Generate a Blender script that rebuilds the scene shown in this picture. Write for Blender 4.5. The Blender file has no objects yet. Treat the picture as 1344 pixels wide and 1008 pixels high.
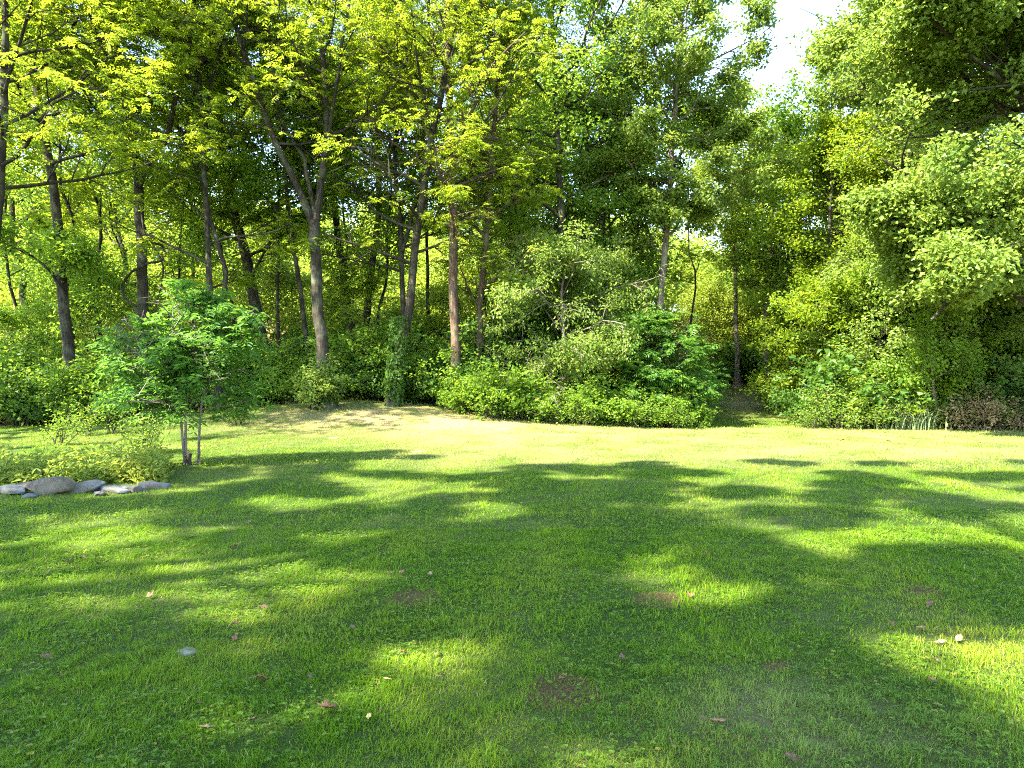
import bpy, math, random, zlib
import numpy as np
from mathutils import Vector

random.seed(7)
RNG = np.random.default_rng(7)
SC = bpy.context.scene
COL = SC.collection
F, CX, CY, CAMZ = 896.0, 672.0, 504.0, 1.6

# ------------------------------------------------------------------ camera
cam_d = bpy.data.cameras.new('camera')
cam = bpy.data.objects.new('camera', cam_d)
COL.objects.link(cam)
cam.location = (0, 0, CAMZ)
cam.rotation_euler = (math.radians(90), 0, 0)
cam_d.sensor_width = 36.0
cam_d.lens = 24.0
cam_d.clip_end = 3000
SC.camera = cam

# ------------------------------------------------------------------ light
SUN_EL = math.radians(45)
SHX, SHY = 0.83, 0.558            # direction in which shadows fall on the ground
w = bpy.data.worlds.new('World')
SC.world = w
w.use_nodes = True
nt = w.node_tree
sky = nt.nodes.new('ShaderNodeTexSky')
sky.sky_type = 'NISHITA'
sky.sun_disc = False
sky.sun_elevation = SUN_EL
sky.sun_rotation = math.atan2(-SHX, -SHY)
sky.air_density = 1.0
sky.dust_density = 0.3
nt.links.new(sky.outputs[0], nt.nodes['Background'].inputs[0])
nt.nodes['Background'].inputs[1].default_value = 0.15
sd = bpy.data.lights.new('sun', 'SUN')
sd.energy = 5.0
sd.angle = math.radians(0.5)
sd.color = (1.0, 0.93, 0.80)
sun = bpy.data.objects.new('sun', sd)
COL.objects.link(sun)
ce = math.cos(SUN_EL)
sun.rotation_euler = Vector((SHX * ce, SHY * ce, -math.sin(SUN_EL))).to_track_quat('-Z', 'Y').to_euler()
sun.location = (-30, -20, 40)
SC.view_settings.view_transform = 'Standard'
SC.view_settings.look = 'None'
SC.view_settings.gamma = 1.0
SC.view_settings.exposure = 3.2
SC.cycles.use_denoising = False
SC.cycles.filter_width = 1.1
SC.cycles.sample_clamp_indirect = 4.0
SC.cycles.max_bounces = 10
SC.cycles.diffuse_bounces = 5
SC.cycles.glossy_bounces = 2
SC.cycles.transmission_bounces = 6

# ------------------------------------------------------------------ helpers
def tag(o, label=None, cat=None, group=None, kind=None):
    if label: o['label'] = label
    if cat: o['category'] = cat
    if group: o['group'] = group
    if kind: o['kind'] = kind
    return o

def empty(name, loc=(0, 0, 0), rz=0.0, label=None, cat=None, group=None):
    o = bpy.data.objects.new(name, None)
    o.empty_display_size = 0.3
    o.location = loc
    o.rotation_euler = (0, 0, rz)
    COL.objects.link(o)
    return tag(o, label, cat, group)

def dup(root, loc, rz=0.0, s=1.0, label=None, group=None):
    r = root.copy(); COL.objects.link(r)
    r.location = loc; r.rotation_euler = (0, 0, rz)
    r.scale = (s, s, s) if not isinstance(s, tuple) else s
    if label: r['label'] = label
    if group: r['group'] = group
    for ch in list(root.children):
        c = ch.copy(); COL.objects.link(c); c.parent = r
    return r

def mesh_np(name, V, faces, mat, parent=None, attrs=None, smooth=False):
    """faces: list of (m,k) index arrays"""
    me = bpy.data.meshes.new(name)
    V = np.asarray(V, np.float32)
    faces = [np.asarray(f, np.int32) for f in faces if len(f)]
    nl = sum(f.size for f in faces); nf = sum(len(f) for f in faces)
    me.vertices.add(len(V)); me.vertices.foreach_set('co', V.ravel())
    me.loops.add(nl); me.polygons.add(nf)
    me.loops.foreach_set('vertex_index', np.concatenate([f.ravel() for f in faces]))
    tot = np.concatenate([np.full(len(f), f.shape[1], np.int32) for f in faces])
    st = np.concatenate([[0], np.cumsum(tot)[:-1]]).astype(np.int32)
    me.polygons.foreach_set('loop_start', st)
    try: me.polygons.foreach_set('loop_total', tot)
    except Exception: pass
    me.polygons.foreach_set('use_smooth', np.full(nf, smooth))
    for k, a in (attrs or {}).items():
        at = me.attributes.new(k, 'FLOAT', 'POINT')
        at.data.foreach_set('value', np.asarray(a, np.float32))
    me.update(calc_edges=True)
    me.validate()
    me.materials.append(mat)
    o = bpy.data.objects.new(name, me)
    COL.objects.link(o)
    if parent: o.parent = parent
    return o

def reseed(text):
    global RNG
    k = zlib.crc32(text.encode()); random.seed(k); RNG = np.random.default_rng(k)

def unit(v):
    return v / (np.linalg.norm(v, axis=-1, keepdims=True) + 1e-9)

_tab = np.random.default_rng(3).random((256, 256))
def vnoise(x, y, s=1.0, o=0):
    x = np.asarray(x, float) / s + 17.3 + o * 31.7; y = np.asarray(y, float) / s + 91.1 + o * 57.9
    xi = np.floor(x).astype(int); yi = np.floor(y).astype(int)
    fx = x - xi; fy = y - yi
    fx = fx * fx * (3 - 2 * fx); fy = fy * fy * (3 - 2 * fy)
    g = lambda a, b: _tab[a % 256, b % 256]
    return (g(xi, yi) * (1 - fx) + g(xi + 1, yi) * fx) * (1 - fy) + (g(xi, yi + 1) * (1 - fx) + g(xi + 1, yi + 1) * fx) * fy

def sstep(a, b, x):
    t = np.clip((x - a) / (b - a), 0, 1)
    return t * t * (3 - 2 * t)

SOIL = [(738, 908, .22), (862, 786, .20), (545, 784, .22), (1212, 775, .16), (1030, 872, .10)]
SOILW = [((px - CX) / F * (CAMZ * F / (py - CY)), CAMZ * F / (py - CY), r) for px, py, r in SOIL]

def H(x, y):
    x = np.asarray(x, float); y = np.asarray(y, float)
    z = 0.05 * (vnoise(x, y, 3.1) - .5) + 0.02 * (vnoise(x, y, 0.7, 2) - .5)
    z = z + 1.0 * np.exp(-((x + 6) ** 2) / 50 - ((y - 26.5) ** 2) / 24.5)
    z = z + 1.6 * sstep(25, 45, y)
    z = z + (17 - 6 * sstep(-5, 25, x)) * sstep(37, 115, y) + 12 * sstep(110, 420, y)
    z = z + 3.0 * sstep(18, 45, np.abs(x)) * sstep(10, 60, y)
    return z
def h1(x, y): return float(H(x, y))

def at(px, Y, py=None):
    x = (px - CX) / F * Y
    return (x, Y, CAMZ + (CY - py) / F * Y) if py is not None else (x, Y, h1(x, Y))

# ------------------------------------------------------------------ materials
def new_mat(name):
    m = bpy.data.materials.new(name); m.use_nodes = True
    t = m.node_tree; b = t.nodes['Principled BSDF']
    return m, t, b
def node(t, typ, **kw):
    n = t.nodes.new(typ)
    for k, v in kw.items(): setattr(n, k, v)
    return n
def ramp(t, stops, fac):
    r = node(t, 'ShaderNodeValToRGB'); e = r.color_ramp.elements
    while len(e) < len(stops): e.new(0.5)
    for el, (p, c) in zip(e, stops): el.position = p; el.color = (*c, 1)
    t.links.new(fac, r.inputs[0]); return r.outputs[0]
def noise(t, scale, vec=None, detail=4, rough=.6):
    n = node(t, 'ShaderNodeTexNoise'); n.inputs['Scale'].default_value = scale
    n.inputs['Detail'].default_value = detail; n.inputs['Roughness'].default_value = rough
    if vec is not None: t.links.new(vec, n.inputs['Vector'])
    return n.outputs[0]
def mixc(t, fac, a, b, mode='MIX'):
    m = node(t, 'ShaderNodeMix', data_type='RGBA', blend_type=mode)
    for s, v in ((0, fac), (6, a), (7, b)):
        if isinstance(v, (int, float)): m.inputs[s].default_value = v
        elif isinstance(v, tuple): m.inputs[s].default_value = (*v, 1)
        else: t.links.new(v, m.inputs[s])
    return m.outputs[2]

def leaf_mat(name, stops, trans=(0.30, 0.42, 0.04), tf=0.45, rough=0.5, spec=0.2):
    m, t, b = new_mat(name)
    a = node(t, 'ShaderNodeAttribute'); a.attribute_name = 'rnd'
    c = ramp(t, stops, a.outputs['Fac'])
    t.links.new(c, b.inputs['Base Color'])
    b.inputs['Roughness'].default_value = rough
    b.inputs['Specular IOR Level'].default_value = spec
    tr = node(t, 'ShaderNodeBsdfTranslucent')
    t.links.new(mixc(t, 0.65, c, trans), tr.inputs['Color'])
    mx = node(t, 'ShaderNodeMixShader'); mx.inputs[0].default_value = tf
    t.links.new(b.outputs[0], mx.inputs[1]); t.links.new(tr.outputs[0], mx.inputs[2])
    t.links.new(mx.outputs[0], t.nodes['Material Output'].inputs[0])
    return m

M = {}
M['walnut'] = leaf_mat('walnut_leaf', [(0, (.05, .10, .008)), (.5, (.095, .165, .010)), (.85, (.15, .21, .014)), (1, (.30, .24, .03))], (.55, .66, .03), .54)
M['green'] = leaf_mat('green_leaf', [(0, (.045, .10, .010)), (.5, (.08, .155, .014)), (.9, (.125, .20, .02)), (1, (.24, .21, .03))], (.42, .60, .035), .48)
M['pale'] = leaf_mat('pale_leaf', [(0, (.06, .11, .018)), (.5, (.11, .175, .026)), (.9, (.17, .225, .042)), (1, (.27, .22, .05))], (.44, .56, .06), .42, .5, .22)
M['dark'] = leaf_mat('dark_leaf', [(0, (.025, .065, .010)), (.6, (.045, .105, .015)), (1, (.09, .15, .02))], (.26, .42, .03), .42, .5, .2)
M['sapling'] = leaf_mat('sapling_leaf', [(0, (.028, .082, .012)), (.5, (.05, .125, .016)), (1, (.10, .18, .018))], (.22, .44, .04), .44, .5, .2)
M['yellow'] = leaf_mat('yellow_leaf', [(0, (.08, .135, .012)), (.5, (.14, .19, .018)), (.9, (.22, .24, .03)), (1, (.36, .26, .03))], (.5, .62, .05), .5)
M['weed'] = leaf_mat('bed_leaf', [(0, (.05, .1, .015)), (.5, (.10, .16, .025)), (.85, (.2, .22, .03)), (1, (.36, .3, .06))], (.42, .48, .05), .45)
M['dry'] = leaf_mat('dry_leaf', [(0, (.08, .11, .025)), (.3, (.16, .15, .05)), (.6, (.26, .17, .08)), (1, (.40, .26, .15))], (.36, .28, .10), .3)
M['reed'] = leaf_mat('reed_leaf', [(0, (.06, .11, .035)), (1, (.17, .21, .09))], (.3, .36, .16), .3)

def bark_mat(name, c0, c1, c2, sc=9):
    m, t, b = new_mat(name)
    tc = node(t, 'ShaderNodeTexCoord')
    mp = node(t, 'ShaderNodeMapping'); mp.inputs['Scale'].default_value = (1, 1, .16)
    t.links.new(tc.outputs['Object'], mp.inputs[0])
    n1 = noise(t, sc * 2, mp.outputs[0], 6, .7)
    n2 = noise(t, 1.3, tc.outputs['Object'], 3)
    c = ramp(t, [(.3, c0), (.55, c1), (.75, c2)], n1)
    c = mixc(t, ramp(t, [(.5, (0, 0, 0)), (.7, (.7, .7, .7))], n2), c, tuple(.5 * (u + v) for u, v in zip(c2, (.10, .13, .07))))
    t.links.new(c, b.inputs['Base Color']); b.inputs['Roughness'].default_value = .9
    b.inputs['Specular IOR Level'].default_value = .15
    bp = node(t, 'ShaderNodeBump'); bp.inputs['Strength'].default_value = .9; bp.inputs['Distance'].default_value = .05
    t.links.new(n1, bp.inputs['Height']); t.links.new(bp.outputs[0], b.inputs['Normal'])
    return m
M['bark'] = bark_mat('bark', (.010, .008, .006), (.034, .027, .019), (.095, .08, .058))
M['bark_brown'] = bark_mat('brown_bark', (.02, .012, .008), (.085, .055, .037), (.2, .135, .095))
M['bark_pale'] = bark_mat('pale_bark', (.05, .04, .03), (.16, .13, .095), (.30, .255, .195))

# ------------------------------------------------------------------ ground
def make_ground():
    def axis(segs):
        return np.concatenate([np.linspace(a, b, n, endpoint=False) for a, b, n in segs] + [[segs[-1][1]]])
    xs = axis([(-900, -120, 12), (-120, -30, 30), (-30, -10, 50), (-10, 12, 130), (12, 30, 45), (30, 120, 30), (120, 900, 12)])
    ys = axis([(-500, -40, 8), (-40, 0, 20), (0, 8, 70), (8, 30, 120), (30, 60, 50), (60, 140, 30), (140, 1400, 14)])
    X, Y = np.meshgrid(xs, ys); Z = H(X, Y)
    V = np.stack([X.ravel(), Y.ravel(), Z.ravel()], 1)
    n, k = len(xs), len(ys)
    i = (np.arange(k - 1)[:, None] * n + np.arange(n - 1)[None]).ravel()
    m, t, b = new_mat('ground')
    g = node(t, 'ShaderNodeNewGeometry')
    P = g.outputs['Position']
    n1 = noise(t, 60, P, 6, .7); n2 = noise(t, .5, P, 4); n3 = noise(t, 12, P, 5, .7)
    lawn = ramp(t, [(.3, (.015, .028, .005)), (.55, (.04, .07, .01)), (.75, (.11, .11, .03))], n1)
    lawn = mixc(t, ramp(t, [(.45, (0, 0, 0)), (.7, (.6, .6, .6))], n2), lawn, (.14, .14, .045))
    a = node(t, 'ShaderNodeAttribute'); a.attribute_name = 'dry'  # straw-dry grass together with the painted sun patches
    dry_sun_color = ramp(t, [(.3, (.14, .10, .045)), (.6, (.28, .22, .10)), (.8, (.36, .30, .15))], n3)
    c = mixc(t, a.outputs['Fac'], lawn, dry_sun_color)
    a2 = node(t, 'ShaderNodeAttribute'); a2.attribute_name = 'wood'
    litter = ramp(t, [(.3, (.03, .025, .012)), (.45, (.06, .075, .02)), (.6, (.17, .10, .05)), (.7, (.07, .11, .02)), (.85, (.13, .16, .03))], n3)
    c = mixc(t, a2.outputs['Fac'], c, litter)
    a3 = node(t, 'ShaderNodeAttribute'); a3.attribute_name = 'soil'
    ad = node(t, 'ShaderNodeMath', operation='ADD'); t.links.new(a3.outputs['Fac'], ad.inputs[0]); t.links.new(n3, ad.inputs[1])
    sf = ramp(t, [(.92, (0, 0, 0)), (1.0, (1, 1, 1))], ad.outputs[0])
    c = mixc(t, sf, c, ramp(t, [(.35, (.055, .032, .012)), (.7, (.17, .11, .045))], n1))
    t.links.new(c, b.inputs['Base Color']); b.inputs['Roughness'].default_value = .95
    b.inputs['Specular IOR Level'].default_value = .1
    bp = node(t, 'ShaderNodeBump'); bp.inputs['Strength'].default_value = .8; bp.inputs['Distance'].default_value = .04
    t.links.new(n1, bp.inputs['Height']); t.links.new(bp.outputs[0], b.inputs['Normal'])
    x, y = V[:, 0], V[:, 1]
    soil = np.zeros(len(V))
    for sx, sy, r in SOILW:
        soil = np.maximum(soil, np.exp(-((x - sx) ** 2 + (y - sy) ** 2 * .8) / (r * r)))
    wood = 1 - lawn_mask(x, y)
    o = mesh_np('ground', V, [np.stack([i, i + 1, i + n + 1, i + n], 1)], m, smooth=True,
                attrs={'dry': dry_sun_tint(x, y), 'wood': wood, 'soil': np.clip(soil * 1.1, 0, 1)})
    tag(o, kind='structure')

def path_x(y): return 0.333 * y + .35 * (1 - sstep(26, 34, y))
def lawn_mask(x, y):
    edge = 25.0 + 1.6 * (vnoise(x, y, 2.5, 4) - .5) + 1.2 * np.exp(-((x + 5) / 4.0) ** 2)
    m = 1 - sstep(-.7, .7, y - edge)
    isl = sstep(-.5, .5, y - 23.9 - .8 * (vnoise(x, y, 1.7, 6) - .5)) * sstep(-1.8, -.9, x) * (1 - sstep(7, 7.7, x))
    m = m * (1 - isl)
    pth = (1 - sstep(1.5, 2.2, np.abs(x - path_x(y)))) * sstep(22, 23, y) * (1 - sstep(38, 40, y))
    return np.clip(np.maximum(m, pth), 0, 1)
def dry_sun_tint(x, y):  # dry grass tone, plus two sun patches painted into the colour
    d = .85 * np.exp(-((x + 4) / 4.5) ** 2 - ((y - 22.5) / 3.2) ** 2)
    d = d + .5 * sstep(-5, 0, x) * sstep(12, 16, y) * (1 - sstep(24, 26, y))
    d = d + 1.2 * np.exp(-((x - 11.6) / 2.0) ** 2 - ((y - 35.0) / 3.5) ** 2)  # tan path end, lightened in colour to stand for sun on it
    d = d + .45 * np.exp(-((x - 1.4) / .7) ** 2 - ((y - 3.25) / .5) ** 2)  # yellow of the sunlit near patch, mostly sunlight painted into the grass
    d = d + .4 * np.exp(-((x + 4.6) / 1.2) ** 2 - ((y - 12.2) / 1.0) ** 2)
    return np.clip(d * (.25 + 1.1 * vnoise(x, y, .8, 7) + .5 * (vnoise(x, y, .22, 17) - .5)), 0, 1)
make_ground()

# ------------------------------------------------------------------ wood and leaves
class Wood:
    def __init__(s): s.V = []; s.F = []; s.n = 0; s.A = []; s.D = []
    def tube(s, pts, rad, sides=6):
        pts = np.asarray(pts, float); k = len(pts)
        rad = np.asarray(rad, float)
        t = np.gradient(pts, axis=0); t = unit(t)
        ref = np.array([0.31, 0.95, 0.05]) if abs(t[0, 1]) < .8 else np.array([1., 0.1, 0])
        u = unit(np.cross(t, ref)); v = np.cross(t, u)
        a = np.arange(sides) * 2 * math.pi / sides
        ring = pts[:, None] + rad[:, None, None] * (u[:, None] * np.cos(a)[None, :, None] + v[:, None] * np.sin(a)[None, :, None])
        i = np.arange(k - 1)[:, None] * sides; j = np.arange(sides)[None]; j2 = (j + 1) % sides
        f = np.stack([i + j, i + j2, i + sides + j2, i + sides + j], -1).reshape(-1, 4) + s.n
        s.V.append(ring.reshape(-1, 3)); s.F.append(f); s.n += k * sides
    def build(s, name, mat, parent=None):
        return mesh_np(name, np.concatenate(s.V), [np.concatenate(s.F)], mat, parent, smooth=True)

def rdir(): return np.array([random.gauss(0, 1), random.gauss(0, 1), random.gauss(0, 1)])
def smooth_path(pts, n):
    pts = np.asarray(pts, float); k = len(pts)
    d = np.concatenate([[0], np.cumsum(np.linalg.norm(np.diff(pts, axis=0), axis=1))])
    s = np.linspace(0, d[-1], n)
    m = np.gradient(pts, d, axis=0)
    i = np.clip(np.searchsorted(d, s, 'right') - 1, 0, k - 2)
    hh = (d[i + 1] - d[i])[:, None]; u = ((s - d[i])[:, None]) / hh
    return ((2 * u**3 - 3 * u**2 + 1) * pts[i] + (u**3 - 2 * u**2 + u) * hh * m[i] +
            (-2 * u**3 + 3 * u**2) * pts[i + 1] + (u**3 - u**2) * hh * m[i + 1])

def grow(W, p, d, L, r, lev, C):
    seg = C.get('seg', .7)
    n = max(3, min(9, int(L / seg) + 2))
    pts = [p]; d = d / np.linalg.norm(d)
    for i in range(n - 1):
        d = d + rdir() * C['wig'] + np.array([0, 0, C['trop'][lev]])
        d /= np.linalg.norm(d)
        pts.append(pts[-1] + d * L / (n - 1))
    pts = np.array(pts)
    W.tube(pts, np.linspace(r, max(.006, r * .3), n), 5 if r > .035 else 3)
    if lev < C['lev']:
        nc = max(2, int(round(C['nc'][lev] * (.8 + .4 * random.random()))))
        for j in range(nc):
            t = .22 + .78 * (j + random.random() * .8) / nc
            x = min(t, .999) * (n - 1); i = int(x); q = pts[i] + (pts[min(i + 1, n - 1)] - pts[i]) * (x - i)
            dd = unit(pts[min(i + 1, n - 1)] - pts[i] + 1e-6)
            s = unit(np.cross(dd, rdir()))
            cd = dd * .55 + s * (.75 + .35 * random.random()); cd[2] = cd[2] * C['flat'] + C.get('lift', .05)
            grow(W, q, cd, L * C['ratio'] * (1.15 - .55 * t) * (.75 + .5 * random.random()), max(.008, r * .5 * (1.1 - .5 * t)), lev + 1, C)
    if lev == C['lev'] or (lev == C['lev'] - 1 and C.get('tipleaf', 1)):
        lo = .25 if lev == C['lev'] else .7
        for t in np.linspace(lo, 1, C['na'] if lev == C['lev'] else 2):
            x = t * (n - 1); i = min(int(x), n - 2)
            W.A.append(pts[i] + (pts[i + 1] - pts[i]) * (x - i)); W.D.append(pts[i + 1] - pts[i])

def leaf_geo(P, D, N, L, Wd, rnd, fold=.25, curl=.12, hi=False):
    D = unit(D); S = unit(np.cross(D, N)); N = np.cross(S, D)
    L = np.asarray(L).reshape(-1, 1); Wd = np.asarray(Wd).reshape(-1, 1); n = len(P)
    if not hi:
        v = np.stack([P, P + D * L * .45 + S * Wd * .5 + N * Wd * fold, P + D * L - N * L * curl, P + D * L * .45 - S * Wd * .5 + N * Wd * fold], 1)
        f = [np.arange(n * 4).reshape(n, 4)]; k = 4
    else:
        v = np.stack([P, P + D * L - N * L * curl,
                      P + D * L * .28 + S * Wd * .46 + N * Wd * fold, P + D * L * .68 + S * Wd * .4 + N * (Wd * fold - L * curl * .4),
                      P + D * L * .28 - S * Wd * .46 + N * Wd * fold, P + D * L * .68 - S * Wd * .4 + N * (Wd * fold - L * curl * .4)], 1)
        b = np.arange(n)[:, None] * 6
        f = [np.concatenate([b + [[0, 2, 3, 1]], b + [[0, 1, 5, 4]]])]; k = 6
    return v.reshape(-1, 3), f, np.repeat(rnd, k)

def simples(A, D, per, spread, size, up=.9, asp=.65, hi=False, clr=.5, droop=.25, ball=False):
    n = len(A); i = np.repeat(np.arange(n), per); m = n * per
    g = RNG.normal(size=(m, 3)) * spread * np.array([1, 1, .6])
    if ball: g = unit(RNG.normal(size=(m, 3))) * (RNG.random((m, 1)) ** .4) * spread * np.array([1, 1, .55])
    P = A[i] + g
    d = unit(D[i]) * .5 + unit(RNG.normal(size=(m, 3)) * np.array([1, 1, .5])); d[:, 2] -= droop
    N = RNG.normal(size=(m, 3)) * .75; N[:, 2] += up
    s = size * (.65 + .7 * RNG.random(m))
    cl = RNG.random(n)
    rnd = np.clip(clr * cl[i] + (1 - clr) * RNG.random(m), 0, 1)
    return leaf_geo(P, d, N, s, s * asp, rnd, hi=hi)

def fronds(A, D, per, L, pairs, ll, lw, up=1.6, hi=False, droop=.3, clr=.5):
    n = len(A); i = np.repeat(np.arange(n), per); m = n * per
    B = A[i] + RNG.normal(size=(m, 3)) * .06
    d = unit(D[i]) * .45 + unit(RNG.normal(size=(m, 3)) * np.array([1, 1, .28])); d = unit(d)
    N = RNG.normal(size=(m, 3)) * .45; N[:, 2] += up; N = unit(N)
    S = unit(np.cross(d, N)); N = np.cross(S, d)
    LL = L * (.6 + .7 * RNG.random(m)); ph = RNG.random(n)
    s = np.linspace(.18, 1, pairs)
    Pp = B[:, None] + d[:, None] * (LL[:, None] * s)[..., None]; Pp[..., 2] -= droop * LL[:, None] * s ** 2
    prof = np.sin(math.pi * (.2 + .75 * s)) ** .6
    out = []
    for sg in (-1, 1):
        ld = S[:, None] * sg * .9 + d[:, None] * .5 + RNG.normal(size=(m, pairs, 3)) * .16; ld[..., 2] -= .22
        nn = N[:, None] + S[:, None] * sg * -.2 + RNG.normal(size=(m, pairs, 3)) * .28
        l = ll * prof[None] * (.8 + .4 * RNG.random((m, pairs)))
        out.append((Pp.reshape(-1, 3), ld.reshape(-1, 3), nn.reshape(-1, 3), l.ravel()))
    P = np.concatenate([o[0] for o in out]); Dd = np.concatenate([o[1] for o in out]); Nn = np.concatenate([o[2] for o in out]); l = np.concatenate([o[3] for o in out])
    fr = np.repeat(np.clip(clr * ph[i] + (1 - clr) * RNG.random(m), 0, 1), pairs)
    rnd = np.clip(np.concatenate([fr, fr]) + RNG.normal(size=len(P)) * .08, 0, 1)
    return leaf_geo(P, Dd, Nn, l, l * lw, rnd, hi=hi, fold=.18)

NLEAF = [0]
def foliage(W, kind, n_target, mat, parent, name='crown', z0=None, **k):
    A = np.array(W.A); D = np.array(W.D)
    cs, ct = k.pop('cull', (1.3, .36))          # gaps in the crown
    x, y, z = A.T
    q = (vnoise(x + .71 * z, y - .64 * z, cs, 13) + vnoise(y + .9 * z + .3 * x, .8 * x - 1.1 * z, cs, 14)) * .5
    A, D = A[q > ct], D[q > ct]
    if 'tufts' in k:
        p = RNG.permutation(len(A))[:k.pop('tufts')]; A, D = A[p], D[p]
    if kind == 'frond':
        L, pairs, ll, lw = k.pop('L', .45), k.pop('pairs', 6), k.pop('ll', .14), k.pop('lw', .38)
        per = max(1, int(round(n_target / (len(A) * pairs * 2))))
        if per == 1 and len(A) * pairs * 2 > n_target * 1.4:
            s = RNG.random(len(A)) < n_target / (len(A) * pairs * 2); A, D = A[s], D[s]
        v, f, r = fronds(A, D, per, L, pairs, ll, lw, **k)
    else:
        spread, size = k.pop('spread', .25), k.pop('size', .11)
        per = max(1, int(round(n_target / len(A))))
        v, f, r = simples(A, D, per, spread, size, **k)
    NLEAF[0] += len(f[0])
    return mesh_np(name, v, f, mat, parent, {'rnd': r})

TREE = dict(wig=.14, trop=[0, .05, .02, -.02], lev=3, nc=[0, 7, 4, 3], flat=.55, ratio=.5, na=3, seg=.8)

def side_branches(W, pts, rads, t0, nb, Lmax, C, prof=None, up=.35):
    """branches along a stem from fraction t0 to its tip"""
    n = len(pts); az = random.random() * 6.28
    for j in range(nb):
        u = (j + random.random() * .7) / nb; t = t0 + (1 - t0) * u
        x = t * (n - 1); i = min(int(x), n - 2); q = pts[i] + (pts[i + 1] - pts[i]) * (x - i)
        az += 2.4 + random.gauss(0, .3)
        L = Lmax * (prof(u) if prof else (.55 + .9 * math.sin(math.pi * (.15 + .8 * u)) - .35 * u)) * (.75 + .5 * random.random())
        d = np.array([math.cos(az), math.sin(az), up + .5 * u])
        grow(W, q, d, L, max(.015, min(rads[i] * .55, .012 + L * .016)), 1, C)

def traced_tree(name, Y, stems, leaf, label, cat='tree', group=None, bark='bark', C=None):
    """stems: [(pixel polyline, width px at start, width px at end, depth drift, t0, nb, Lmax)]"""
    px, py = stems[0][0][0]
    x0 = (px - CX) / F * Y; z0 = h1(x0, Y) - .08
    reseed(label + 'a')
    root = empty(name, (x0, Y, z0), 0, label, cat, group)
    C = {**TREE, **(C or {})}
    W = Wood()
    for k, (poly, w0, w1, drift, t0, nb, Lm) in enumerate(stems):
        pts = []
        m = len(poly)
        for q, (ax, ay) in enumerate(poly):
            yy = Y + drift * q / (m - 1)
            pts.append(((ax - CX) / F * yy - x0, yy - Y, CAMZ + (CY - ay) / F * yy - z0))
        if k == 0: pts[0] = (0, 0, 0)
        n = 22 if k == 0 else 14
        P = smooth_path(pts, n)
        P[1:-1] += np.random.default_rng(k).normal(size=(n - 2, 3)) * .02
        R = np.linspace(w0, w1, n) / F * Y * .33
        if k == 0 and m > 2:
            hgt = P[:, 2]; R = R * (1 + .35 * np.exp(-hgt / .7) + .7 * np.exp(-hgt / .18))
        W.tube(P, R, 9)
        if nb: side_branches(W, P, R, t0, nb, Lm, C)
    W.build('trunk', M[bark], root)
    lf = dict(leaf)
    foliage(W, lf.pop('kind'), lf.pop('n'), M[lf.pop('mat')], root, **lf)
    return root

def generic_tree(name, loc, Ht, r, t0, nb, Lm, leaf, label, cat='tree', group=None, bark='bark', C=None, lean=.04, prof=None):
    reseed(name + '%.2f %.2f' % (loc[0], Ht))
    root = empty(name, loc, 0, label, cat, group)
    C = {**TREE, **(C or {})}; W = Wood()
    n = 16; P = np.zeros((n, 3)); P[:, 2] = np.linspace(0, Ht, n)
    a = random.random() * 6.28
    wob = np.cumsum(np.random.default_rng(int(Ht * 97 + nb)).normal(size=(n, 2)) * .011 * Ht, axis=0); wob -= wob[0]
    P[:, 0] = wob[:, 0] + lean * math.cos(a) * P[:, 2]; P[:, 1] = wob[:, 1] + lean * math.sin(a) * P[:, 2]
    R = np.linspace(r, r * .25, n) * (1 + .5 * np.exp(-P[:, 2] / .3))
    W.tube(P, R, 8)
    side_branches(W, P, R, t0, nb, Lm, C, prof)
    W.build('trunk', M[bark], root)
    lf = dict(leaf)
    foliage(W, lf.pop('kind'), lf.pop('n'), M[lf.pop('mat')], root, **lf)
    return root

def bush(name, loc, rad, Ht, ns, leaf, label, cat='shrub', group=None, stem='bark', C=None, arch=.0):
    """many stems arching out of one base"""
    reseed(name + '%.2f %.2f' % (loc[0], Ht))
    root = empty(name, loc, 0, label, cat, group)
    CC = dict(wig=.2, trop=[0, arch, -.04, -.05], lev=2, nc=[0, 5, 3], flat=.8, ratio=.5, na=3, seg=.35, lift=.1); CC.update(C or {})
    W = Wood()
    for j in range(ns):
        a = random.random() * 6.28; q = math.sqrt(random.random())
        out = q * rad
        d = np.array([math.cos(a) * out, math.sin(a) * out, Ht * (1 - .45 * q * q)])
        if random.random() < .22: d[2] *= random.uniform(1.15, 1.7)
        L = float(np.linalg.norm(d)) * (.7 + .45 * random.random())
        b = np.array([math.cos(a) * out * .35, math.sin(a) * out * .35, -.05])
        grow(W, b, d * np.array([.75, .75, 1]), L, .012 + .006 * Ht, 1, CC)
    W.build('stems', M[stem], root)
    lf = dict(leaf)
    foliage(W, lf.pop('kind'), lf.pop('n'), M[lf.pop('mat')], root, name='leaves', **lf)
    return root

WAL = dict(kind='frond', n=60000, mat='walnut', L=.46, pairs=6, ll=.14, lw=.42)
GRN = dict(kind='simple', n=42000, mat='green', spread=.30, size=.14)

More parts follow.
